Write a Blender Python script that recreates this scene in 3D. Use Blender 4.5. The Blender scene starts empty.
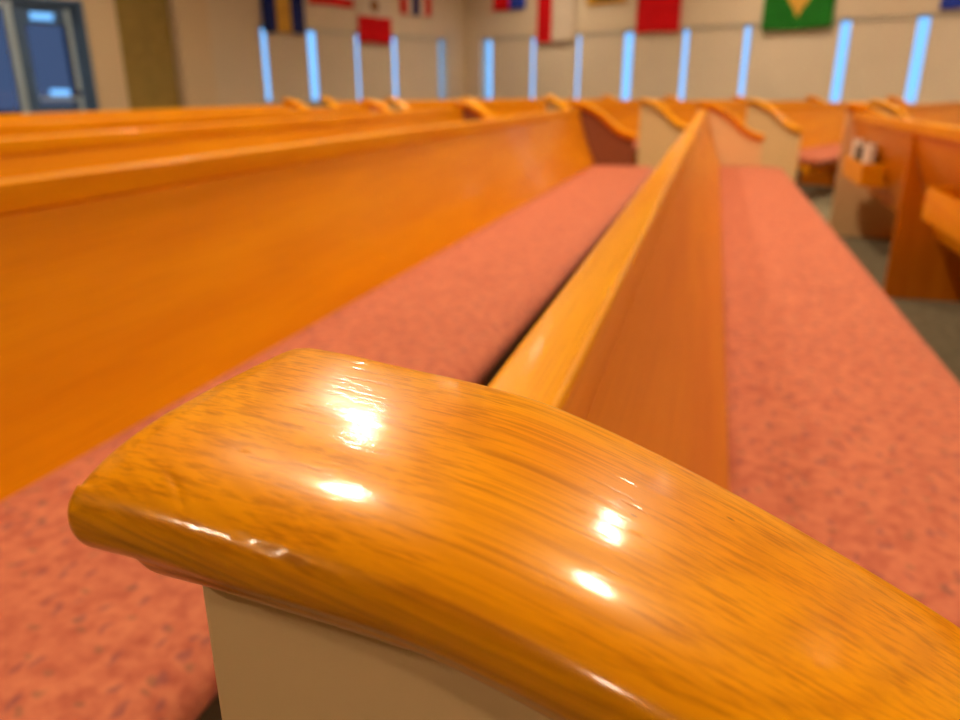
import bpy, math, random
from mathutils import Vector, Matrix
random.seed(7)
SC = bpy.context.scene
COL = SC.collection
R = math.radians
PI = math.pi

# ------------------------------------------------------------------ camera, world, light, exposure
CAMZ = 0.84
cam_d = bpy.data.cameras.new('camera')
cam = bpy.data.objects.new('camera', cam_d)
COL.objects.link(cam)
cam.location = (0, 0, CAMZ)
cam.rotation_euler = (PI / 2 - 0.3436, 0, 0.2868)
cam_d.sensor_width = 36
cam_d.lens = 756.3 / 960 * 36
cam_d.clip_start = 0.01
cam_d.dof.use_dof = True
cam_d.dof.focus_distance = 0.20
cam_d.dof.aperture_fstop = 11.0
SC.camera = cam

world = bpy.data.worlds.new('world')
SC.world = world
world.use_nodes = True
wb = world.node_tree.nodes['Background']
wb.inputs[0].default_value = (0.20, 0.52, 1.0, 1)
wb.inputs[1].default_value = 0.75

SC.view_settings.view_transform = 'Standard'
SC.view_settings.look = 'None'
SC.view_settings.gamma = 1
SC.view_settings.use_curve_mapping = False
SC.view_settings.exposure = 1.13
LAMP = 178.0            # emission strength of the ceiling panels

CEIL = CAMZ + 3.6

# ------------------------------------------------------------------ materials
def new_mat(name):
    m = bpy.data.materials.new(name)
    m.use_nodes = True
    nt = m.node_tree
    return m, nt, nt.nodes['Principled BSDF']

def N(nt, kind, **kw):
    n = nt.nodes.new(kind)
    for k, v in kw.items():
        if k.startswith('i_'):
            n.inputs[k[2:].replace('_', ' ')].default_value = v
        else:
            setattr(n, k, v)
    return n

def ramp(nt, stops):
    n = nt.nodes.new('ShaderNodeValToRGB')
    els = n.color_ramp.elements
    while len(els) > 1:
        els.remove(els[-1])
    els[0].position = stops[0][0]; els[0].color = stops[0][1]
    for p, c in stops[1:]:
        e = els.new(p); e.color = c
    return n

def c4(c): return (c[0], c[1], c[2], 1)

def mix(nt, a, b, fac, mode='MIX'):
    n = nt.nodes.new('ShaderNodeMix'); n.data_type = 'RGBA'; n.blend_type = mode
    for sock, v in ((n.inputs[6], a), (n.inputs[7], b), (n.inputs[0], fac)):
        if hasattr(v, 'links') or isinstance(v, bpy.types.NodeSocket): nt.links.new(v, sock)
        else: sock.default_value = v
    return n.outputs[2]

def wood(name, light, mid, dark, axis='Y', tilt=0.0, rough=0.4, hero=False, coat=0.22, k=1.0):
    """varnished oak; the grain runs along the given local axis"""
    m, nt, b = new_mat(name)
    L = nt.links
    tc = N(nt, 'ShaderNodeTexCoord')
    mp = N(nt, 'ShaderNodeMapping')
    if axis == 'Y': mp.inputs['Rotation'].default_value = (0, 0, -PI / 2)
    elif axis == 'Z': mp.inputs['Rotation'].default_value = (0, PI / 2, 0)
    else: mp.inputs['Rotation'].default_value = (0, tilt, 0)
    L.new(tc.outputs['Object'], mp.inputs['Vector'])
    v = mp.outputs['Vector']
    def scaled(sx, sy, sz, off=(0, 0, 0)):
        q = N(nt, 'ShaderNodeMapping'); q.inputs['Scale'].default_value = (sx, sy, sz)
        q.inputs['Location'].default_value = off
        L.new(v, q.inputs['Vector']); return q.outputs['Vector']
    broad = N(nt, 'ShaderNodeTexNoise', i_Scale=1.0, i_Detail=3.0, i_Roughness=0.5)
    L.new(scaled(3 * k, 26 * k, 26 * k), broad.inputs['Vector'])
    fine = N(nt, 'ShaderNodeTexNoise', i_Scale=1.0, i_Detail=3.0, i_Roughness=0.6)
    L.new(scaled(9 * k, 520 * k, 520 * k), fine.inputs['Vector'])
    wave = N(nt, 'ShaderNodeTexWave', wave_type='RINGS', rings_direction='X')
    wave.inputs['Scale'].default_value = 1.0
    wave.inputs['Distortion'].default_value = 6.0
    wave.inputs['Detail'].default_value = 2.0
    wave.inputs['Detail Scale'].default_value = 0.25
    wave.inputs['Detail Roughness'].default_value = 0.5
    L.new(scaled(6 * k, 95 * k, 95 * k, (0.3, 9.0, 12.0)), wave.inputs['Vector'])
    r1 = ramp(nt, [(0.30, c4(mid)), (0.68, c4(light))])
    L.new(broad.outputs[0], r1.inputs[0])
    r2 = ramp(nt, [(0.0, (0.13 if hero else 0.10,) * 3 + (1,)), (0.45, (0, 0, 0, 1))])
    L.new(wave.outputs[1], r2.inputs[0])
    c = mix(nt, r1.outputs[0], c4(dark), r2.outputs[0])
    r3 = ramp(nt, [(0.32, (0.42 if hero else 0.2,) * 3 + (1,)), (0.50, (0, 0, 0, 1))])
    L.new(fine.outputs[0], r3.inputs[0])
    c = mix(nt, c, c4(dark), r3.outputs[0])
    if hero:
        # crisp growth lines
        gl = N(nt, 'ShaderNodeTexNoise', i_Scale=1.0, i_Detail=2.0, i_Roughness=0.7)
        L.new(scaled(5, 1000, 600, (2, 5, 1)), gl.inputs['Vector'])
        gr = ramp(nt, [(0.34, (0.42, 0.42, 0.42, 1)), (0.47, (0, 0, 0, 1))])
        L.new(gl.outputs[0], gr.inputs[0])
        c = mix(nt, c, (0.50, 0.12, 0.002, 1), gr.outputs[0])
        # open pores and a few dark specks
        pores = N(nt, 'ShaderNodeTexVoronoi', feature='F1', i_Scale=1.0)
        L.new(scaled(90, 330, 330), pores.inputs['Vector'])
        pr = ramp(nt, [(0.06, (1, 1, 1, 1)), (0.26, (0, 0, 0, 1))])
        L.new(pores.outputs['Distance'], pr.inputs[0])
        zone = N(nt, 'ShaderNodeTexNoise', i_Scale=1.0, i_Detail=1.0)
        L.new(scaled(12, 110, 110, (3, 1, 2)), zone.inputs['Vector'])
        zr = ramp(nt, [(0.50, (0, 0, 0, 1)), (0.62, (1, 1, 1, 1))])
        L.new(zone.outputs[0], zr.inputs[0])
        pm = N(nt, 'ShaderNodeMath', operation='MULTIPLY')
        L.new(pr.outputs[0], pm.inputs[0]); L.new(zr.outputs[0], pm.inputs[1])
        pm2 = N(nt, 'ShaderNodeMath', operation='MULTIPLY'); pm2.inputs[1].default_value = 0.10
        L.new(pm.outputs[0], pm2.inputs[0])
        c = mix(nt, c, c4(dark), pm2.outputs[0])
        speck = N(nt, 'ShaderNodeTexVoronoi', feature='F1', i_Scale=1.0)
        L.new(scaled(28, 62, 62, (5, 2, 1)), speck.inputs['Vector'])
        sr = ramp(nt, [(0.018, (0.6, 0.6, 0.6, 1)), (0.040, (0, 0, 0, 1))])
        L.new(speck.outputs['Distance'], sr.inputs[0])
        c = mix(nt, c, (0.12, 0.03, 0.005, 1), sr.outputs[0])
        hsum = N(nt, 'ShaderNodeMath', operation='MULTIPLY_ADD')
        L.new(r3.outputs[0], hsum.inputs[0]); hsum.inputs[1].default_value = 0.5; L.new(pm.outputs[0], hsum.inputs[2])
        inv = N(nt, 'ShaderNodeMath', operation='SUBTRACT'); inv.inputs[0].default_value = 1.0
        L.new(hsum.outputs[0], inv.inputs[1])
        bp = N(nt, 'ShaderNodeBump'); bp.inputs['Strength'].default_value = 0.55; bp.inputs['Distance'].default_value = 0.00012
        L.new(inv.outputs[0], bp.inputs['Height'])
        b.inputs['Specular IOR Level'].default_value = 0.22; b.inputs['Specular Tint'].default_value = (1, 0.75, 0.4, 1)
        L.new(bp.outputs[0], b.inputs['Normal']); L.new(bp.outputs[0], b.inputs['Coat Normal'])
    L.new(c, b.inputs['Base Color'])
    b.inputs['Roughness'].default_value = rough
    b.inputs['Coat Weight'].default_value = coat
    if not hero:
        b.inputs['Specular IOR Level'].default_value = 0.18
        b.inputs['Specular Tint'].default_value = (1.0, 0.62, 0.2, 1)
    b.inputs['Coat Roughness'].default_value = 0.10
    return m

def paint(name, col, rough=0.6, var=0.06, scale=3.0, spec=0.3, metal=0.0, bump=0.0):
    m, nt, b = new_mat(name)
    tc = N(nt, 'ShaderNodeTexCoord'); no = N(nt, 'ShaderNodeTexNoise', i_Scale=scale, i_Detail=3.0)
    nt.links.new(tc.outputs['Object'], no.inputs['Vector'])
    r = ramp(nt, [(0.3, c4([x * (1 - var) for x in col])), (0.7, c4([min(1, x * (1 + var)) for x in col]))])
    nt.links.new(no.outputs[0], r.inputs[0]); nt.links.new(r.outputs[0], b.inputs['Base Color'])
    b.inputs['Roughness'].default_value = rough
    b.inputs['Specular IOR Level'].default_value = spec
    b.inputs['Metallic'].default_value = metal
    if bump:
        n2 = N(nt, 'ShaderNodeTexNoise', i_Scale=scale * 60, i_Detail=2.0)
        nt.links.new(tc.outputs['Object'], n2.inputs['Vector'])
        bp = N(nt, 'ShaderNodeBump'); bp.inputs['Strength'].default_value = bump; bp.inputs['Distance'].default_value = 0.002
        nt.links.new(n2.outputs[0], bp.inputs['Height']); nt.links.new(bp.outputs[0], b.inputs['Normal'])
    return m

def fabric(name):
    """salmon upholstery with small mauve flecks"""
    m, nt, b = new_mat(name)
    L = nt.links
    tc = N(nt, 'ShaderNodeTexCoord')
    wob = N(nt, 'ShaderNodeTexNoise', i_Scale=45.0, i_Detail=2.0)
    L.new(tc.outputs['Object'], wob.inputs['Vector'])
    base = N(nt, 'ShaderNodeTexNoise', i_Scale=55.0, i_Detail=4.0)
    L.new(tc.outputs['Object'], base.inputs['Vector'])
    r1 = ramp(nt, [(0.30, (0.40, 0.095, 0.050, 1)), (0.52, (0.53, 0.150, 0.075, 1)), (0.72, (0.62, 0.20, 0.095, 1))])
    L.new(base.outputs[0], r1.inputs[0])
    add = N(nt, 'ShaderNodeVectorMath', operation='MULTIPLY_ADD')
    L.new(wob.outputs[1], add.inputs[0]); add.inputs[1].default_value = (0.022, 0.022, 0.0); L.new(tc.outputs['Object'], add.inputs[2])
    c = r1.outputs[0]
    for i, (rot, sc, off) in enumerate(((0.6, (95, 46, 0), (0, 0, 0)), (-0.9, (80, 42, 0), (3.3, 1.7, 0)), (0.1, (60, 80, 0), (7.1, 4.2, 0)))):
        mp = N(nt, 'ShaderNodeMapping'); mp.inputs['Rotation'].default_value = (0, 0, rot)
        mp.inputs['Scale'].default_value = sc; mp.inputs['Location'].default_value = off
        L.new(add.outputs[0], mp.inputs['Vector'])
        vo = N(nt, 'ShaderNodeTexVoronoi', voronoi_dimensions='2D', feature='F1', i_Scale=0.42)
        L.new(mp.outputs[0], vo.inputs['Vector'])
        rr = ramp(nt, [(0.08, (0.55, 0.55, 0.55, 1)), (0.19, (0, 0, 0, 1))])
        L.new(vo.outputs['Distance'], rr.inputs[0])
        # only some of the cells carry a fleck
        sep = N(nt, 'ShaderNodeSeparateColor'); L.new(vo.outputs['Color'], sep.inputs[0])
        gt = N(nt, 'ShaderNodeMath', operation='LESS_THAN'); gt.inputs[1].default_value = 0.5
        L.new(sep.outputs[0], gt.inputs[0])
        mu = N(nt, 'ShaderNodeMath', operation='MULTIPLY'); L.new(rr.outputs[0], mu.inputs[0]); L.new(gt.outputs[0], mu.inputs[1])
        c = mix(nt, c, (0.17, 0.055, 0.065, 1) if i != 2 else (0.20, 0.10, 0.055, 1), mu.outputs[0])
    L.new(c, b.inputs['Base Color'])
    b.inputs['Roughness'].default_value = 0.85
    b.inputs['Specular IOR Level'].default_value = 0.15
    b.inputs['Sheen Weight'].default_value = 0.25
    b.inputs['Sheen Tint'].default_value = (1.0, 0.6, 0.5, 1)
    return m

def emit(name, col, s):
    m, nt, b = new_mat(name)
    b.inputs['Base Color'].default_value = c4((0.9, 0.9, 0.9))
    b.inputs['Emission Color'].default_value = c4(col)
    b.inputs['Emission Strength'].default_value = s
    return m

def glass(name, tint, mixf=0.1):
    m, nt, b = new_mat(name)
    nt.nodes.remove(b)
    out = nt.nodes['Material Output']
    t = N(nt, 'ShaderNodeBsdfTransparent'); t.inputs[0].default_value = c4(tint)
    g = N(nt, 'ShaderNodeBsdfGlossy'); g.inputs['Roughness'].default_value = 0.03
    mx = N(nt, 'ShaderNodeMixShader'); mx.inputs[0].default_value = mixf
    nt.links.new(t.outputs[0], mx.inputs[1]); nt.links.new(g.outputs[0], mx.inputs[2]); nt.links.new(mx.outputs[0], out.inputs[0])
    return m

OL, OM, OD = (0.95, 0.40, 0.004), (0.86, 0.31, 0.003), (0.45, 0.10, 0.002)
M = {
    'hero': wood('oak_cap_near', (0.98, 0.40, 0.002), (0.90, 0.31, 0.0015), (0.34, 0.065, 0.002), 'X', R(-17), rough=0.30, hero=True, coat=0.38),
    'oak_x': wood('oak_cap', OL, OM, OD, 'X', R(-24)),
    'oak_y': wood('oak_long', OL, OM, OD, 'Y', rough=0.4, coat=0.18),
    'oak_back': wood('oak_back', (0.86, 0.32, 0.002), (0.76, 0.25, 0.002), OD, 'Y', rough=0.4, coat=0.2, k=0.5),
    'oak_z': wood('oak_upright', (0.74, 0.235, 0.006), (0.64, 0.18, 0.004), OD, 'Z'),
    'cream': paint('cream_laminate', (0.86, 0.57, 0.28), 0.45, 0.04, 5.0),
    'brown': paint('brown_laminate', (0.26, 0.085, 0.035), 0.5, 0.05, 5.0),  # dark brown tone on the far end panels of two rows
    'fabric': fabric('salmon_flecked_fabric'),
    'carpet': paint('carpet', (0.20, 0.165, 0.10), 0.95, 0.25, 30.0, 0.1, bump=0.6),
    'wall': paint('wall_paint', (0.76, 0.60, 0.42), 0.7, 0.03, 1.0),
    'ceiling': paint('ceiling_paint', (0.80, 0.70, 0.55), 0.8, 0.03, 1.0),
    'pier': paint('pier_paint', (0.76, 0.56, 0.34), 0.7, 0.03, 1.0),
    'olive': paint('olive_panelling', (0.33, 0.22, 0.05), 0.55, 0.10, 6.0),
    'blind': paint('blind_cloth', (0.74, 0.60, 0.44), 0.75, 0.03, 2.0),
    'blind_trim': paint('blind_trim', (0.62, 0.54, 0.42), 0.5, 0.03, 2.0),
    'door_blue': paint('door_metal_blue', (0.07, 0.14, 0.27), 0.35, 0.08, 4.0, 0.5),
    'alu': paint('brushed_aluminium', (0.50, 0.64, 0.74), 0.4, 0.06, 20.0, 0.5, metal=0.3),
    'steelblue': paint('push_bar_metal', (0.40, 0.72, 1.0), 0.25, 0.05, 10.0, 0.5, metal=0.2),
    'lobby': paint('lobby_wall', (0.30, 0.38, 0.44), 0.6, 0.2, 2.0),
    'black': paint('black_cover', (0.02, 0.018, 0.018), 0.4, 0.1, 20.0),
    'paper': paint('white_paper', (0.85, 0.80, 0.70), 0.6, 0.03, 20.0),
    'winglass': glass('window_glass', (0.95, 0.98, 1.0), 0.06),
    'doorglass': glass('tinted_door_glass', (0.42, 0.34, 0.36), 0.05),
    'lamp': emit('lamp_diffuser', (1.0, 0.84, 0.62), LAMP),
    'lampframe': paint('lamp_frame', (0.8, 0.78, 0.72), 0.5, 0.02, 5.0),
    'f_red': paint('flag_red', (0.62, 0.005, 0.008), 0.8, 0.10, 4.0, 0.1),
    'f_white': paint('flag_white', (0.74, 0.60, 0.46), 0.8, 0.05, 4.0, 0.1),
    'f_navy': paint('flag_navy', (0.012, 0.020, 0.12), 0.8, 0.10, 4.0, 0.1),
    'f_blue': paint('flag_blue', (0.03, 0.06, 0.42), 0.8, 0.10, 4.0, 0.1),
    'f_gold': paint('flag_gold', (0.72, 0.38, 0.06), 0.8, 0.08, 4.0, 0.1),
    'f_green': paint('flag_green', (0.015, 0.15, 0.015), 0.8, 0.10, 4.0, 0.1),
    'f_black': paint('flag_black', (0.02, 0.022, 0.015), 0.8, 0.10, 4.0, 0.1),
    'f_brown': paint('flag_emblem', (0.30, 0.12, 0.04), 0.8, 0.10, 4.0, 0.1),
}

# ------------------------------------------------------------------ mesh helpers
def link(name, verts, faces, mat, parent=None, smooth=False, mats=None, fmat=None, bevel=0.0, seg=2, angle=40):
    me = bpy.data.meshes.new(name)
    me.from_pydata([tuple(v) for v in verts], [], [tuple(f) for f in faces])
    for mm in (mats or [mat]): me.materials.append(mm)
    if fmat:
        me.polygons.foreach_set('material_index', fmat)
    me.update()
    o = bpy.data.objects.new(name, me)
    COL.objects.link(o)
    if parent: o.parent = parent
    if smooth:
        me.polygons.foreach_set('use_smooth', [True] * len(me.polygons))
        if angle < 180: me.set_sharp_from_angle(angle=R(angle))
    if bevel:
        md = o.modifiers.new('bevel', 'BEVEL'); md.width = bevel; md.segments = seg; md.limit_method = 'ANGLE'; md.angle_limit = R(35)
    return o

def poly_prism(outline, y0, y1):
    """outline in (x, z), extruded along y; outline counter-clockwise seen from -y"""
    n = len(outline)
    vs = [(x, y0, z) for x, z in outline] + [(x, y1, z) for x, z in outline]
    fs = [tuple(range(n)), tuple(range(2 * n - 1, n - 1, -1))]
    for i in range(n):
        j = (i + 1) % n
        fs.append((i, i + n, j + n, j))
    return vs, fs

def boxes(bl):
    vs, fs = [], []
    for (x0, x1, y0, y1, z0, z1) in bl:
        b = len(vs)
        vs += [(x0, y0, z0), (x1, y0, z0), (x1, y1, z0), (x0, y1, z0), (x0, y0, z1), (x1, y0, z1), (x1, y1, z1), (x0, y1, z1)]
        fs += [tuple(b + i for i in f) for f in ((0, 3, 2, 1), (4, 5, 6, 7), (0, 1, 5, 4), (1, 2, 6, 5), (2, 3, 7, 6), (3, 0, 4, 7))]
    return vs, fs

def empty(name, loc=(0, 0, 0), rz=0.0, label=None, cat=None, group=None):
    o = bpy.data.objects.new(name, None)
    o.empty_display_size = 0.1
    COL.objects.link(o)
    o.location = loc; o.rotation_euler = (0, 0, rz)
    tag(o, label, cat, group)
    return o

def tag(o, label=None, cat=None, group=None, kind=None):
    if label: o['label'] = label
    if cat: o['category'] = cat
    if group: o['group'] = group
    if kind: o['kind'] = kind
    return o

def catmull(P, n):
    out = []
    Q = [P[0]] + list(P) + [P[-1]]
    for i in range(1, len(Q) - 2):
        a, b, c, d = [Vector((*q,)) for q in (Q[i - 1], Q[i], Q[i + 1], Q[i + 2])]
        for k in range(n):
            t = k / n
            out.append(0.5 * ((2 * b) + (c - a) * t + (2 * a - 5 * b + 4 * c - d) * t * t + (3 * b - a - 3 * c + d) * t ** 3))
    out.append(Vector(P[-1]))
    return out

def resample(P, steps):
    """steps: list of arclength targets"""
    L = [0.0]
    for a, b in zip(P, P[1:]): L.append(L[-1] + (b - a).length)
    out = []; j = 0
    for s in steps:
        s = min(max(s, 0), L[-1])
        while j < len(L) - 2 and L[j + 1] < s: j += 1
        t = (s - L[j]) / max(1e-9, L[j + 1] - L[j])
        out.append(P[j].lerp(P[j + 1], t))
    return out, L[-1]

# ------------------------------------------------------------------ the pew-end cap: an S-curved moulded rail
CURVE = [(-0.1170, -0.0685), (-0.098, -0.0697), (-0.0815, -0.0716), (-0.052, -0.0750), (-0.0296, -0.0800), (0.005, -0.0932), (0.040, -0.1095),
         (0.074, -0.1275), (0.110, -0.1510), (0.150, -0.1830), (0.20, -0.2240), (0.25, -0.2560), (0.30, -0.2750), (0.335, -0.2800)]
CURVE = [(x, z + CAMZ) for x, z in CURVE]
CX = [Vector((x, z)) for x, z in CURVE]
# half section (y across from the centre, z down from the top), centre to outer edge to the panel
HALF = [(0, 0.0), (0.005, -0.00002)]
_a, _b, _y0, _e = 0.0370, 0.0120, 0.008, 2 / 2.25
for i in range(1, 13):
    t = i / 12 * PI / 2
    HALF.append((_y0 + _a * math.sin(t) ** _e, -_b * (1 - max(0.0, math.cos(t)) ** _e)))
HALF += [(0.0448, -0.0145), (0.0438, -0.0175), (0.0415, -0.0206), (0.0382, -0.0230), (0.0345, -0.0248), (0.0315, -0.0285), (0.0290, -0.0325),
         (0.0260, -0.0370), (0.0215, -0.0415), (0.0165, -0.0450), (0.0125, -0.0472)]
# far side is the same moulding but its top edge is crisper
FAR = [(0, 0.0), (0.012, -0.0002), (0.024, -0.0006), (0.034, -0.0012), (0.0385, -0.0020), (0.0415, -0.0040), (0.0438, -0.0072), (0.0450, -0.0115)] + HALF[-11:]

def cap_mesh(fine=False):
    path = catmull([(p.x, p.y) for p in CX], 24)
    _, total = resample(path, [0])
    if fine:
        st = []; s = 0.0
        while s < total:
            st.append(s); s += 0.0007 if s < 0.25 else 0.004
        st.append(total)
    else:
        st = [total * i / 26 for i in range(27)]
    pts, _ = resample(path, st)
    near = [Vector((-y, z)) for y, z in HALF][::-1]
    far = [Vector((y, z)) for y, z in FAR][1:]
    sec = near + far                                   # from the near underside over the top to the far underside
    if fine:
        sm = catmull([(p.x, p.y) for p in sec], 16)
        _, tl = resample(sm, [0]); n = int(tl / 0.0008)
        sec, _ = resample(sm, [tl * i / n for i in range(n + 1)])
    m = len(sec)
    verts = []
    for i, p in enumerate(pts):
        a = pts[max(0, i - 1)]; b = pts[min(len(pts) - 1, i + 1)]
        t = (b - a).normalized(); nrm = Vector((-t.y, t.x))
        s = st[i]
        e = min(s, total - s)
        # end rounding: the last few mm shrink towards the middle of the section, and the top facet drops
        r = 0.0032
        sh = 0.0 if e > r else r - math.sqrt(max(0, r * r - (r - e) ** 2))
        drop = 0.0 if s > 0.007 else (0.007 - s) * 0.17
        for q in sec:
            y, z = q.x, q.y
            k = 1 - sh / 0.045
            zz = -0.024 + (z + 0.024) * (1 - sh / 0.03) - (drop if z > -0.006 else 0)
            skew = (y + 0.045) / 0.09 * 0.0045 * max(0.0, 1 - s / 0.06)      # the end is cut a touch out of square
            verts.append([p.x + skew + nrm.x * zz, y * k, p.y + nrm.y * zz])
    if fine:
        # dents and scratches pressed into the near shoulder
        def dent(line, w, depth):
            for v in verts:
                if v[1] > -0.02 or v[0] > -0.03: continue
                p = Vector(v); best = 9
                for a, b in zip(line, line[1:]):
                    ab = b - a
                    t = max(0, min(1, (p - a).dot(ab) / ab.length_squared))
                    q = p - a - ab * t
                    # distance across the line, measured along the surface only
                    q -= Vector((0, -0.6, 0.8)) * q.dot(Vector((0, -0.6, 0.8))) * 0.8
                    best = min(best, q.length)
                if best < 2.5 * w:
                    f = depth * (math.exp(-(best / w) ** 2) - 0.3 * math.exp(-((best - 1.6 * w) / (0.5 * w)) ** 2))
                    v[1] += f * 0.6; v[2] -= f * 0.8
        for d in DENTS: dent(*d)
    faces = []
    for i in range(len(pts) - 1):
        for j in range(m):
            k = (j + 1) % m
            faces.append((i * m + j, i * m + k, (i + 1) * m + k, (i + 1) * m + j))
    faces.append(tuple(range(m - 1, -1, -1)))
    faces.append(tuple((len(pts) - 1) * m + j for j in range(m)))
    return verts, faces
def WP(x, y, z): return Vector((x, y - 0.1475, z + CAMZ))
DENTS = [([WP(-0.0995, 0.1140, -0.0735), WP(-0.0955, 0.1105, -0.0738), WP(-0.0900, 0.1045, -0.0760)], 0.0005, 0.00040),
         ([WP(-0.1085, 0.1120, -0.0720), WP(-0.1065, 0.1095, -0.0725)], 0.0004, 0.0003),
         ([WP(-0.0790, 0.1045, -0.0790), WP(-0.0700, 0.1045, -0.0810), WP(-0.0610, 0.1040, -0.0840), WP(-0.052, 0.104, -0.0870)], 0.0004, 0.00025),
         ([WP(-0.0770, 0.1040, -0.0760), WP(-0.0660, 0.1040, -0.0795)], 0.0003, 0.0002)]

_cap_me = None
def end_panel(parent, yc, hero=False, mat='cream'):
    """cream end panel with its wooden cap as a sub-part; yc: centre of the panel across its thickness"""
    global _cap_me
    o_top = []
    path = catmull([(p.x, p.y) for p in CX], 4)
    for i, p in enumerate(path):
        a = path[max(0, i - 1)]; b = path[min(len(path) - 1, i + 1)]
        t = (b - a).normalized()
        x, z = p.x + t.y * 0.036, p.y - t.x * 0.036
        if -0.114 < x < 0.323: o_top.append((x, z))
    o_top.sort()
    z0 = o_top[0][1]; z1 = o_top[-1][1]
    out = [(-0.115, 0.0), (0.324, 0.0), (0.328, 0.25), (0.325, 0.50), (0.325, z1)] + o_top[::-1] + [(-0.115, z0)]
    vs, fs = poly_prism(out, yc - 0.0115, yc + 0.0115)
    p = link('end_panel', vs, fs, M[mat], parent, bevel=0.0015)
    if hero:
        vs, fs = cap_mesh(True)
        c = link('end_cap', vs, fs, M['hero'], p, smooth=True, angle=60)
    else:
        if _cap_me is None:
            vs, fs = cap_mesh(False)
            c = link('end_cap', vs, fs, M['oak_x'], p, smooth=True, angle=60)
            _cap_me = c.data
        else:
            c = bpy.data.objects.new('end_cap', _cap_me); COL.objects.link(c); c.parent = p
    c.location = (0, yc, 0)
    return p

BACK_FRONT = [(-0.056, 0.800), (-0.036, 0.730), (-0.010, 0.650), (0.028, 0.550), (0.064, 0.463), (0.076, 0.430), (0.086, 0.385)]
BACK_REAR = [(0.066, 0.385), (0.058, 0.420), (0.040, 0.463), (0.004, 0.550), (-0.034, 0.650), (-0.060, 0.730), (-0.078, 0.800)]

def make_pew(loc, rz, L, label, group, hero=False, supports=(), far_mat='cream'):
    t = empty('pew', loc, rz, label, 'pew', group)
    end_panel(t, 0.0115, hero)
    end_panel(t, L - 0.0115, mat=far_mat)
    y0, y1 = 0.022, L - 0.022
    # back
    bf = [(p.x, p.y) for p in catmull(BACK_FRONT, 3)]
    br = [(p.x, p.y) for p in catmull(BACK_REAR, 3)]
    vs, fs = poly_prism((bf + br)[::-1], y0, y1)
    link('backrest', vs, fs, M['oak_back'], t, smooth=True, angle=50)
    # rounded top rail
    r = []
    cx, cz, w, h, rad = -0.0665, 0.808, 0.0180, 0.0225, 0.0055
    for (sx, sz, a0) in ((1, 1, 0), (-1, 1, 90), (-1, -1, 180), (1, -1, 270)):
        for k in range(6):
            a = R(a0 + k * 18)
            r.append((cx + sx * (w - rad) + rad * math.cos(a), cz + sz * (h - rad) + rad * math.sin(a)))
    vs, fs = poly_prism(r, y0, y1)
    link('top_rail', vs, fs, M['oak_y'], t, smooth=True, angle=50)
    # cushion: loaf-shaped section with a rounded nose, lofted with rounded ends
    sec = [(0.066, 0.405), (0.064, 0.462), (0.12, 0.4635), (0.22, 0.4645), (0.34, 0.4640), (0.42, 0.4615), (0.452, 0.4570), (0.472, 0.4480),
           (0.484, 0.4340), (0.486, 0.4200), (0.478, 0.4060), (0.462, 0.4000), (0.40, 0.3985), (0.20, 0.3985)]
    cxm, czm = 0.27, 0.430
    ys = [(0, 0.030), (0.006, 0.018), (0.016, 0.008), (0.032, 0.002), (0.05, 0.0)]
    rings = [(y0 + 0.004 + a, s) for a, s in ys] + [(y1 - 0.004 - a, s) for a, s in ys[::-1]]
    vs, fs = [], []
    for (yy, s) in rings:
        for (x, z) in sec:
            xx = x - (s if x > 0.30 else -s * 0.1)
            vs.append((xx, yy, czm + (z - czm) * (1 - s / 0.045)))
    m = len(sec)
    for i in range(len(rings) - 1):
        for j in range(m):
            k = (j + 1) % m
            fs.append((i * m + j, i * m + k, (i + 1) * m + k, (i + 1) * m + j))
    fs.append(tuple(range(m - 1, -1, -1))); fs.append(tuple((len(rings) - 1) * m + j for j in range(m)))
    link('seat_cushion', vs, fs, M['fabric'], t, smooth=True, angle=70)
    # seat board with a front rail
    out = [(0.070, 0.375), (0.385, 0.375), (0.385, 0.335), (0.405, 0.335), (0.410, 0.392), (0.405, 0.3985), (0.066, 0.3985)]
    vs, fs = poly_prism(out, y0, y1)
    link('seat_board', vs, fs, M['oak_y'], t)
    for ys_ in supports:
        out = [(-0.082, 0.11), (0.330, 0.11), (0.350, 0.33), (0.36, 0.376), (0.08, 0.376), (0.05, 0.463), (0.0, 0.55), (-0.05, 0.68), (-0.060, 0.79),
               (-0.082, 0.79)]
        vs, fs = poly_prism(out, ys_ - 0.0125, ys_ + 0.0125)
        link('support_panel', vs, fs, M['oak_z'], t, bevel=0.003)
    for c in t.children:
        if not c.name.startswith('end_panel'): c.location.z += CAMZ - 0.95
    return t

# ------------------------------------------------------------------ room shell (building axes: e along the left wall, n along the far right wall)
EX = Vector((0.419, 0.908)).normalized(); NX = Vector((EX.y, -EX.x))
CORNER = Vector((-5.715, 18.124))
WALLH = CEIL
def lw(d, off, z):     # left wall: d metres back from the corner, off into the room
    p = CORNER - EX * d + NX * off
    return (p.x, p.y, z)
def rw(d, off, z):     # far right wall: d metres from the corner, off into the room
    p = CORNER + NX * d - EX * off
    return (p.x, p.y, z)
Z = lambda z: z + CAMZ
HEAD = Z(1.10)

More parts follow.
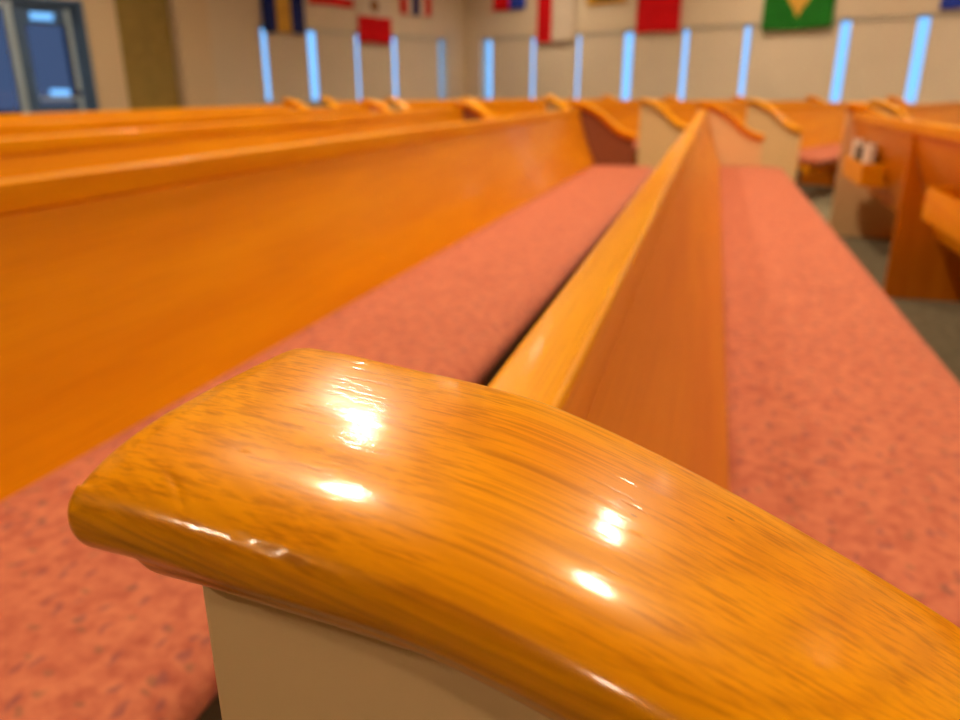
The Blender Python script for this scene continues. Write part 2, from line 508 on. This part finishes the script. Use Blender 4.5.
def wbox(fn, d0, d1, o0, o1, z0, z1):
    vs = [fn(d, o, z) for z in (z0, z1) for (d, o) in ((d0, o0), (d1, o0), (d1, o1), (d0, o1))]
    return vs
BF = [(0, 3, 2, 1), (4, 5, 6, 7), (0, 1, 5, 4), (1, 2, 6, 5), (2, 3, 7, 6), (3, 0, 4, 7)]
def wboxes(name, fn, bl, mat, parent=None, kind=None, bevel=0.0):
    vs, fs = [], []
    for b in bl:
        k = len(vs); vs += wbox(fn, *b); fs += [tuple(k + i for i in f) for f in BF]
    me_o = link(name, vs, fs, mat, parent, bevel=bevel)
    # consistent outward normals
    import bmesh
    bm = bmesh.new(); bm.from_mesh(me_o.data); bmesh.ops.recalc_face_normals(bm, faces=bm.faces); bm.to_mesh(me_o.data); bm.free()
    if kind: me_o['kind'] = kind
    return me_o

LEN = 27.0
# floor and ceiling: quads on the building axes
def slab(name, z0, z1, mat):
    a = CORNER; pts = [a, a + NX * LEN, a + NX * LEN - EX * LEN, a - EX * LEN]
    c = sum(pts, Vector((0, 0))) / 4
    pts = [p + (p - c).normalized() * 0.5 for p in pts]
    vs = [(p.x, p.y, z) for z in (z0, z1) for p in pts]
    o = link(name, vs, BF, mat)
    import bmesh
    bm = bmesh.new(); bm.from_mesh(o.data); bmesh.ops.recalc_face_normals(bm, faces=bm.faces); bm.to_mesh(o.data); bm.free()
    o['kind'] = 'structure'
    return o
slab('floor', -0.15, 0.0, M['carpet'])
slab('ceiling', CEIL, CEIL + 0.15, M['ceiling'])
SILL = Z(-0.25)
DOOR_R, DOOR_L = 8.58, 10.60            # door opening on the left wall (d measured from the corner)
# (openings are framed out of solid wall pieces)
wboxes('wall_left', lw, [
    (-0.25, 6.50, -0.25, 0, HEAD, WALLH), (-0.25, 6.50, -0.25, 0, 0, SILL), (-0.25, 0.62, -0.25, 0, SILL, HEAD),
    (5.62, 6.50, -0.25, 0, SILL, HEAD),
    (6.50, 7.10, -0.25, 0.0, 0, WALLH), (7.10, 8.10, -0.25, 0, Z(1.75), WALLH), (7.10, 8.10, -0.25, -0.20, 0, Z(1.75)),
    (8.10, DOOR_R, -0.25, 0, 0, WALLH), (DOOR_R, DOOR_L, -0.25, 0, Z(1.26), WALLH), (DOOR_L, LEN, -0.25, 0, 0, WALLH)], M['wall'], kind='structure')
wboxes('wall_right', rw, [
    (0, LEN, -0.25, 0, HEAD, WALLH), (0, LEN, -0.25, 0, 0, SILL), (0, 0.50, -0.25, 0, SILL, HEAD), (10.9, LEN, -0.25, 0, SILL, HEAD)], M['wall'], kind='structure')
wboxes('wall_back', lambda d, o, z: (lambda p: (p.x, p.y, z))(CORNER + NX * d - EX * (LEN + o)), [(0, LEN, 0, 0.25, 0, WALLH)], M['wall'], kind='structure')
wboxes('wall_front', lambda d, o, z: (lambda p: (p.x, p.y, z))(CORNER + NX * (LEN + o) - EX * d), [(0, LEN, 0, 0.25, 0, WALLH)], M['wall'], kind='structure')
# tan piers standing proud of the left wall, olive panelling in the recess between them
wboxes('trim_1', lw, [(6.52, 7.08, 0, 0.05, 0, Z(3.0))], M['pier'], kind='structure', bevel=0.006)
wboxes('trim_2', lw, [(8.10, 8.56, 0, 0.05, 0, Z(3.0))], M['pier'], kind='structure', bevel=0.006)
o = wboxes('door_2', lw, [(7.12, 8.08, -0.20, -0.15, 0, Z(1.74)), (7.2, 7.56, -0.15, -0.14, 0.2, Z(1.6)), (7.64, 8.0, -0.15, -0.14, 0.2, Z(1.6))], M['olive'], kind='structure', bevel=0.004)

# windows: glass, mullions and sill, one per wall
def window(name, fn, d0, d1, mull):
    bars = [(d0, d1, -0.16, -0.10, SILL, SILL + 0.05), (d0, d1, -0.16, -0.10, HEAD - 0.05, HEAD)]
    for m_ in [d0 + 0.02, d1 - 0.02] + mull: bars.append((m_ - 0.02, m_ + 0.02, -0.16, -0.10, SILL, HEAD))
    w = wboxes(name, fn, bars, M['alu'], kind='structure')
    wboxes('window_pane', fn, [(d0, d1, -0.135, -0.130, SILL, HEAD)], M['winglass'], w)
    wboxes('window_sill', fn, [(d0, d1, -0.10, 0.03, SILL - 0.03, SILL)], M['blind_trim'], w)
    return w
window('window_1', lw, 0.62, 5.62, [1.45, 2.75, 3.75, 4.85])
window('window_2', rw, 0.50, 10.9, [1.35, 2.55, 3.70, 4.90, 6.2, 7.6, 9.0, 10.2])

# roller blinds, with a slit of daylight between neighbours (d0, d1 along the wall)
def blind(fn, d0, d1, label, group, drop=SILL + 0.01):
    t = empty('roller_blind', fn((d0 + d1) / 2, -0.05, drop), 0, label, 'blind', group)
    inv = Matrix.Translation(-Vector(t.location))
    parts = []
    p = wboxes('blind_cloth', fn, [(d0, d1, -0.040, -0.036, drop + 0.02, HEAD - 0.04)], M['blind'], t)
    q = wboxes('blind_headbox', fn, [(d0, d1, -0.085, -0.012, HEAD - 0.065, HEAD - 0.003)], M['blind_trim'], t, bevel=0.006)
    r = wboxes('bottom_bar', fn, [(d0, d1, -0.046, -0.030, drop, drop + 0.025)], M['blind_trim'], t, bevel=0.003)
    for x in (p, q, r): x.data.transform(inv)
    return t
LB = [(0.84, 2.14, 'beige roller blind next to the corner pier, under the red, white and navy flag', 0),
      (2.24, 3.18, 'pale roller blind directly below the red end of the green, white and red flag', 0),
      (3.25, 4.25, 'brownish roller blind below the hanging flag with only its red edge in view', 0),
      (4.43, 5.36, 'brownish roller blind below the navy and gold flag', 0),
      (5.46, 5.61, 'narrow blind edge beside the tan pier on the left wall', 0)]
for d0, d1, lab, _ in LB: blind(lw, d0, d1, lab, 'roller blinds on the left window wall')
RB = [(0.80, 1.94, 'roller blind right of the corner, below the red and blue flag'),
      (2.02, 3.13, 'roller blind directly below the red and white flag'),
      (3.20, 4.25, 'roller blind below the black flag with yellow edges'),
      (4.44, 5.52, 'roller blind below the plain red flag'),
      (5.62, 6.70, 'roller blind between the plain red flag and the green flag'),
      (6.80, 8.32, 'wide roller blind below the green flag with the yellow diamond'),
      (8.48, 9.46, 'tan roller blind between the two brightest slits of daylight'),
      (9.63, 10.86, 'roller blind at the right edge of the picture, below the blue flag')]
for d0, d1, lab in RB: blind(rw, d0, d1, lab, 'roller blinds on the right window wall')

# glazed door on the left wall with a dim lobby behind it
dr = wboxes('door_1', lw, [
    (8.58, 8.66, -0.16, 0.02, 0, Z(1.26)), (10.52, 10.60, -0.16, 0.02, 0, Z(1.26)), (8.58, 10.60, -0.16, 0.02, Z(1.18), Z(1.26)),
    (8.66, 8.80, -0.12, -0.06, 0, Z(1.18)), (9.40, 9.60, -0.12, -0.06, 0, Z(1.18)), (8.66, 9.40, -0.12, -0.06, Z(0.90), Z(0.96)), (8.66, 9.40, -0.12, -0.06, Z(1.06), Z(1.18)), (8.66, 8.98, -0.12, -0.06, Z(0.96), Z(1.06)), (9.32, 9.40, -0.12, -0.06, Z(0.96), Z(1.06)), (8.80, 9.40, -0.12, -0.06, 0, Z(-0.22)),
], M['door_blue'], kind='structure', bevel=0.004)
wboxes('door_frame', lw, [(9.58, 9.68, -0.10, 0.00, 0, Z(1.18)), (9.56, 10.52, -0.12, -0.06, 0, 0.2), (9.56, 10.52, -0.10, -0.02, Z(1.10), Z(1.18))], M['alu'], dr, bevel=0.004)
wboxes('window_pane', lw, [(8.80, 9.40, -0.095, -0.085, Z(-0.22), Z(-0.09)), (8.80, 9.40, -0.095, -0.085, Z(0.0), Z(0.90)), (8.80, 8.93, -0.095, -0.085, Z(-0.09), Z(0.0)), (9.22, 9.40, -0.095, -0.085, Z(-0.09), Z(0.0)), (9.56, 10.52, -0.095, -0.085, 0.2, Z(1.10))], M['doorglass'], dr)
wboxes('pull_handle', lw, [(8.79, 8.85, -0.03, 0.00, Z(-0.02), Z(1.12)), (8.79, 8.85, -0.03, 0.00, Z(-0.60), Z(-0.10)), (8.80, 8.84, -0.06, -0.03, Z(0.2), Z(0.24)), (8.80, 8.84, -0.06, -0.03, Z(0.8), Z(0.84))], M['alu'], dr, bevel=0.006)
wboxes('clear_pane', lw, [(8.93, 9.22, -0.094, -0.086, Z(-0.09), Z(0.0)), (8.98, 9.32, -0.094, -0.086, Z(0.96), Z(1.06))], M['winglass'], dr)
wboxes('push_bar', lw, [(8.86, 9.40, -0.05, -0.01, Z(-0.16), Z(-0.11))], M['alu'], dr, bevel=0.01)
LZ = Z(1.6)
wboxes('wall_lobby', lw, [(8.0, 11.4, -2.2, -2.1, 0, 0.5), (8.0, 8.1, -2.1, -0.25, 0, LZ), (11.3, 11.4, -2.1, -0.25, 0, LZ), (8.0, 11.4, -2.2, -0.25, LZ, LZ + 0.1), (8.0, 11.4, -2.2, -0.25, -0.1, 0)], M['lobby'], kind='structure')

# ------------------------------------------------------------------ ceiling lights
def ceiling_light(x, y, label, r=0.18, skirt=0.0):
    t = empty('ceiling_light', (x, y, CEIL), 0, label, 'ceiling light', 'recessed ceiling lights')
    n = 32
    vs, fs = [], []
    prof = [(r + 0.05, 0.0), (r + 0.05, -0.015 - skirt), (r + 0.04, -0.022 - skirt), (r + 0.005, -0.022 - skirt), (r, -0.010 - skirt), (r, 0.0)]
    for i in range(n):
        a = 2 * PI * i / n
        for (q, z) in prof: vs.append((q * math.cos(a), q * math.sin(a), z))
    m = len(prof)
    for i in range(n):
        for j in range(m - 1):
            a = i * m + j; b = ((i + 1) % n) * m + j
            fs.append((a, b, b + 1, a + 1))
    link('trim_ring', vs, fs, M['lampframe'], t, smooth=True)
    vs = [(0, 0, -0.016)] + [(r * math.cos(2 * PI * i / n), r * math.sin(2 * PI * i / n), -0.010) for i in range(n)]
    link('diffuser', vs, [(0, (i + 1) % n + 1, i + 1) for i in range(n)], M['lamp'], t)
    return t
for (x, y, lab) in [(-2.4, 6.4, 'round ceiling light over the left rows, ahead of the near pew end'), (2.4, 6.8, 'round ceiling light over the cross aisle to the right'),
                    (-1.25, 2.6, 'round ceiling light just left of and ahead of the near pew end'), (2.1, 3.1, 'round ceiling light just right of and ahead of the near pew end'),
                    (-7.2, 8.4, 'round ceiling light near the glazed door'),
                    (-3.9, 15.2, 'added wall-wash light closest to the corner of the room'), (0.2, 13.4, 'added wall-wash light in front of the plain red flag'),  # corner, flag and right-end lights are unseen, added to brighten the window walls
                    (-2.6, 11.0, 'round ceiling light over the rearmost rows across the aisle'), (3.6, 11.6, 'added wall-wash light in front of the green flag'),
                    (7.6, 9.6, 'added wall-wash light nearest the right end of the window wall'), (7.5, 4.0, 'round ceiling light to the right of the pews'),
                    (-6.5, 3.0, 'round ceiling light far to the left of the pews'), (-2.2, -3.0, 'round ceiling light behind the camera on the left'),
                    (2.6, -3.2, 'round ceiling light behind the camera on the right'), (-7.0, -3.0, 'round ceiling light behind the camera, far left'), (7.2, -1.8, 'round ceiling light behind the camera, far right')]:
    ceiling_light(x, y, lab, 0.18, 0.0 if abs(x) < 3.5 and 0 < y < 8 else 0.14)  # outlying rings hang deeper, shaped to keep their glints off the cap

# ------------------------------------------------------------------ the pews
G1 = 'pews of the near block'; G2 = 'pews of the block across the aisle'
S = 0.85
near = [  # rows counted backwards from the near pew: offset k, start y, end y, label
    (0, 0.136, 5.60, 'nearest pew, its sharp glossy oak end cap filling the foreground', True),
    (1, 0.02, 5.42, 'pew directly behind the nearest, its seat passing under the near cap at lower left', False),
    (2, -0.1, 5.52, 'pew second behind the nearest one, only its back visible at the left', False),
    (3, -0.2, 5.80, 'pew third behind the nearest one, a thin bright top rail at the left edge', False),
    (4, -0.3, 6.05, 'pew fourth behind the nearest one, rearmost of the near block', False),
    (-1, 0.30, 5.04, 'pew in front of the nearest one, seen from behind with book racks', False),
    (-2, 0.40, 4.95, 'pew second in front of the nearest one, just its top rail showing', False),
]
for k, ya, yb, lab, hero in near:
    L = yb - ya
    sup = (L - 1.52, L - 3.2) if k == -1 else (L / 3, 2 * L / 3)
    rz = -R(0.6) if k == 1 else 0.0             # the second pew stands slightly askew
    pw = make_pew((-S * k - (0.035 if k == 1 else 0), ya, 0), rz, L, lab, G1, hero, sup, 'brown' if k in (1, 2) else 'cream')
    if k == -1: front = pw

# block across the aisle, turned towards the front
RZ2 = -R(24.8)
labs = {3: 'pew across the aisle with its curved cap glinting above the rail of the racked pew',
        2: 'pew across the aisle, pale end panel just right of the nearest pew seat',
        1: 'pew across the aisle whose pale end panel stands between the two long seats',
        0: 'pew across the aisle behind the far cap of the second pew'}
for k in range(-3, 6):
    px = -0.50 + 0.85 * (k - 1); py = 6.80 - 0.195 * (k - 1)
    if k in labs: lab = labs[k]
    elif k < 0: lab = ['first', 'second', 'third', 'fourth', 'fifth', 'sixth'][-k - 1] + ' pew across the aisle left of the dark far cap, blurred rail below the windows'
    else: lab = ['first', 'second'][k - 4] + ' pew across the aisle right of the glinting cap, blurred at the right edge'
    make_pew((px, py, 0), RZ2, 4.0 if k < 4 else 3.8, lab, G2, False, (1.35, 2.7))

# ------------------------------------------------------------------ book racks on the back of the front pew
fy = front.location.y
def rack(y0, y1, up=0.0):
    """built at the rear of the backrest; rear surface there is at about x=-0.03 (z 0.62)"""
    o, f = [], []
    def add(bl):
        v, q = boxes(bl); k = len(o); o.extend(v); f.extend([tuple(k + i for i in g) for g in q])
    add([(-0.105, 0.03, y0, y1, 0.488, 0.500), (-0.112, -0.100, y0, y1, 0.488, 0.598), (-0.105, -0.005, y0, y0 + 0.012, 0.495, 0.602), (-0.105, -0.005, y1 - 0.012, y1, 0.495, 0.602)])
    k = link('book_rack', o, f, M['oak_y'], front, bevel=0.003)
    k.location.z += CAMZ - 0.95 + up
    return k
rack(4.28 - fy, 4.86 - fy)
rack(2.45 - fy, 3.03 - fy, 0.03)
rack(1.0 - fy, 1.65 - fy)
def book(y, x, w, h, th, mat, name, label, cat, tilt=0.0):
    t = empty(name, (front.location.x + x, y, 0.5005 + CAMZ - 0.95), 0, label, cat, 'books in the far rack of the front pew')
    vs, fs = boxes([(-th / 2, -th / 2 + 0.003, 0, w, 0, h), (th / 2 - 0.003, th / 2, 0, w, 0, h), (-th / 2, th / 2, -0.003, 0.001, 0, h)])
    link('cover', vs, fs, mat, t, bevel=0.001)
    vs, fs = boxes([(-th / 2 + 0.003, th / 2 - 0.003, 0.001, w - 0.004, 0.003, h - 0.004)])
    link('pages', vs, fs, M['paper'], t)
    return t
book(4.31, -0.075, 0.16, 0.185, 0.030, M['paper'], 'booklet', 'cream booklet standing nearest in the far book rack', 'book')
book(4.49, -0.080, 0.15, 0.170, 0.036, M['black'], 'hymn_book', 'black hymn book between two cream booklets in the rack', 'book')
book(4.66, -0.075, 0.16, 0.190, 0.030, M['paper'], 'booklet', 'cream booklet at the far end of the book rack', 'book')

# ------------------------------------------------------------------ flags on the walls
def flag(fn, d0, d1, z0, z1, fcol, mats, label, nx=30, nz=40, wav=0.012):
    t = []
    vs, fs, fm = [], [], []
    base = Vector(fn((d0 + d1) / 2, 0.06, (z0)))
    for side in (0, 1):
        for i in range(nx + 1):
            for j in range(nz + 1):
                s, q = i / nx, j / nz
                d = d0 + (d1 - d0) * s
                off = 0.045 + wav * math.sin(s * 9 + d0) * (1 - q * 0.6) + side * 0.002
                z = z0 + (z1 - z0) * q + 0.008 * math.sin(s * 6 + d1) * (1 - q)
                vs.append(Vector(fn(d, off, z)) - base)
    n1 = (nx + 1) * (nz + 1)
    for side in (0, 1):
        for i in range(nx):
            for j in range(nz):
                a = side * n1 + i * (nz + 1) + j
                f = (a, a + nz + 1, a + nz + 2, a + 1)
                fs.append(f if side else f[::-1])
                fm.append(fcol((i + 0.5) / nx, (j + 0.5) / nz))
    # edges
    def edge(idx):
        for a, b in zip(idx, idx[1:]):
            fs.append((a, b, b + n1, a + n1)); fm.append(fm[0])
    edge([i * (nz + 1) for i in range(nx + 1)]); edge([i * (nz + 1) + nz for i in range(nx + 1)])
    edge(list(range(nz + 1))); edge([nx * (nz + 1) + j for j in range(nz + 1)])
    root = empty('flag', base, 0, label, 'flag', 'flags hung along the walls')
    link('flag_cloth', vs, fs, None, root, smooth=True, mats=[M[m] for m in mats], fmat=fm, angle=180)
    # the rod it hangs from
    a = Vector(fn(d0 - 0.04, 0.055, z1 + 0.012)) - base; b = Vector(fn(d1 + 0.04, 0.055, z1 + 0.012)) - base
    ax = (b - a).normalized(); u = Vector((0, 0, 1)); w = ax.cross(u)
    vs = []; n = 10
    for p in (a, b):
        for k in range(n):
            an = 2 * PI * k / n; vs.append(p + (u * math.sin(an) + w * math.cos(an)) * 0.011)
    fs = [(k, (k + 1) % n, (k + 1) % n + n, k + n) for k in range(n)] + [tuple(range(n - 1, -1, -1)), tuple(range(n, 2 * n))]
    link('hanging_rod', vs, fs, M['alu'], root, smooth=True)
    return root
# on the left wall s runs from right (0, near the corner) to left; on the right wall from left to right
flag(lw, 4.52, 5.46, Z(0.98), Z(2.42), lambda s, q: 0 if s < 0.33 or s > 0.66 else 1, ['f_navy', 'f_gold'],
     'flag of upright navy, gold and navy bands, leftmost on the left wall')
flag(lw, 3.32, 4.40, Z(1.53), Z(3.0), lambda s, q: 0 if q < 0.10 or 0.3 < q < 0.4 else 1, ['f_red', 'f_white'],
     'white flag with a red lower edge, cut off by the top of the picture')
flag(lw, 2.33, 3.21, Z(0.90), Z(2.30), lambda s, q: 0 if q < 0.34 else (2 if q > 0.67 else (3 if (s - 0.5) ** 2 * 1.0 + ((q - 0.5) * 1.6) ** 2 < 0.02 else 1)), ['f_red', 'f_white', 'f_green', 'f_brown'],
     'flag with a red lower third, white middle with brown emblem and green top')
flag(lw, 1.14, 2.04, Z(1.50), Z(2.95), lambda s, q: 0 if s < 0.2 or s > 0.8 else (2 if 0.38 < s < 0.62 else 1), ['f_red', 'f_white', 'f_navy'],
     'flag of upright red, white and navy stripes next to the room corner')
flag(rw, 0.90, 1.80, Z(1.63), Z(3.0), lambda s, q: 0 if s < 0.5 else 1, ['f_red', 'f_blue'],
     'flag half red and half blue, first on the right wall from the corner')
flag(rw, 2.13, 3.06, Z(0.94), Z(2.35), lambda s, q: 0 if s < 0.40 else 1, ['f_red', 'f_white'],
     'flag with a red band on the left and white on the right')
flag(rw, 3.36, 4.26, Z(1.60), Z(3.0), lambda s, q: 0 if (s < 0.22 or s > 0.78 or q < 0.04) and True else (1 if abs(s - 0.5) < 0.28 else 0), ['f_gold', 'f_black'],
     'black flag with yellow edges, only its lower end in view')
flag(rw, 4.52, 5.46, Z(1.03), Z(2.45), lambda s, q: 0, ['f_red'],
     'plain red flag on the right wall')
flag(rw, 7.02, 8.20, Z(0.96), Z(2.61), lambda s, q: 1 if abs(s - 0.5) / 0.37 + abs(q - 0.5) / 0.373 < 1 else 0, ['f_green', 'f_gold'],
     'green flag with a yellow diamond on the right wall', nx=60, nz=48)
flag(rw, 9.74, 10.64, Z(1.14), Z(2.55), lambda s, q: 0, ['f_blue'],
     'blue flag at the right edge of the picture')
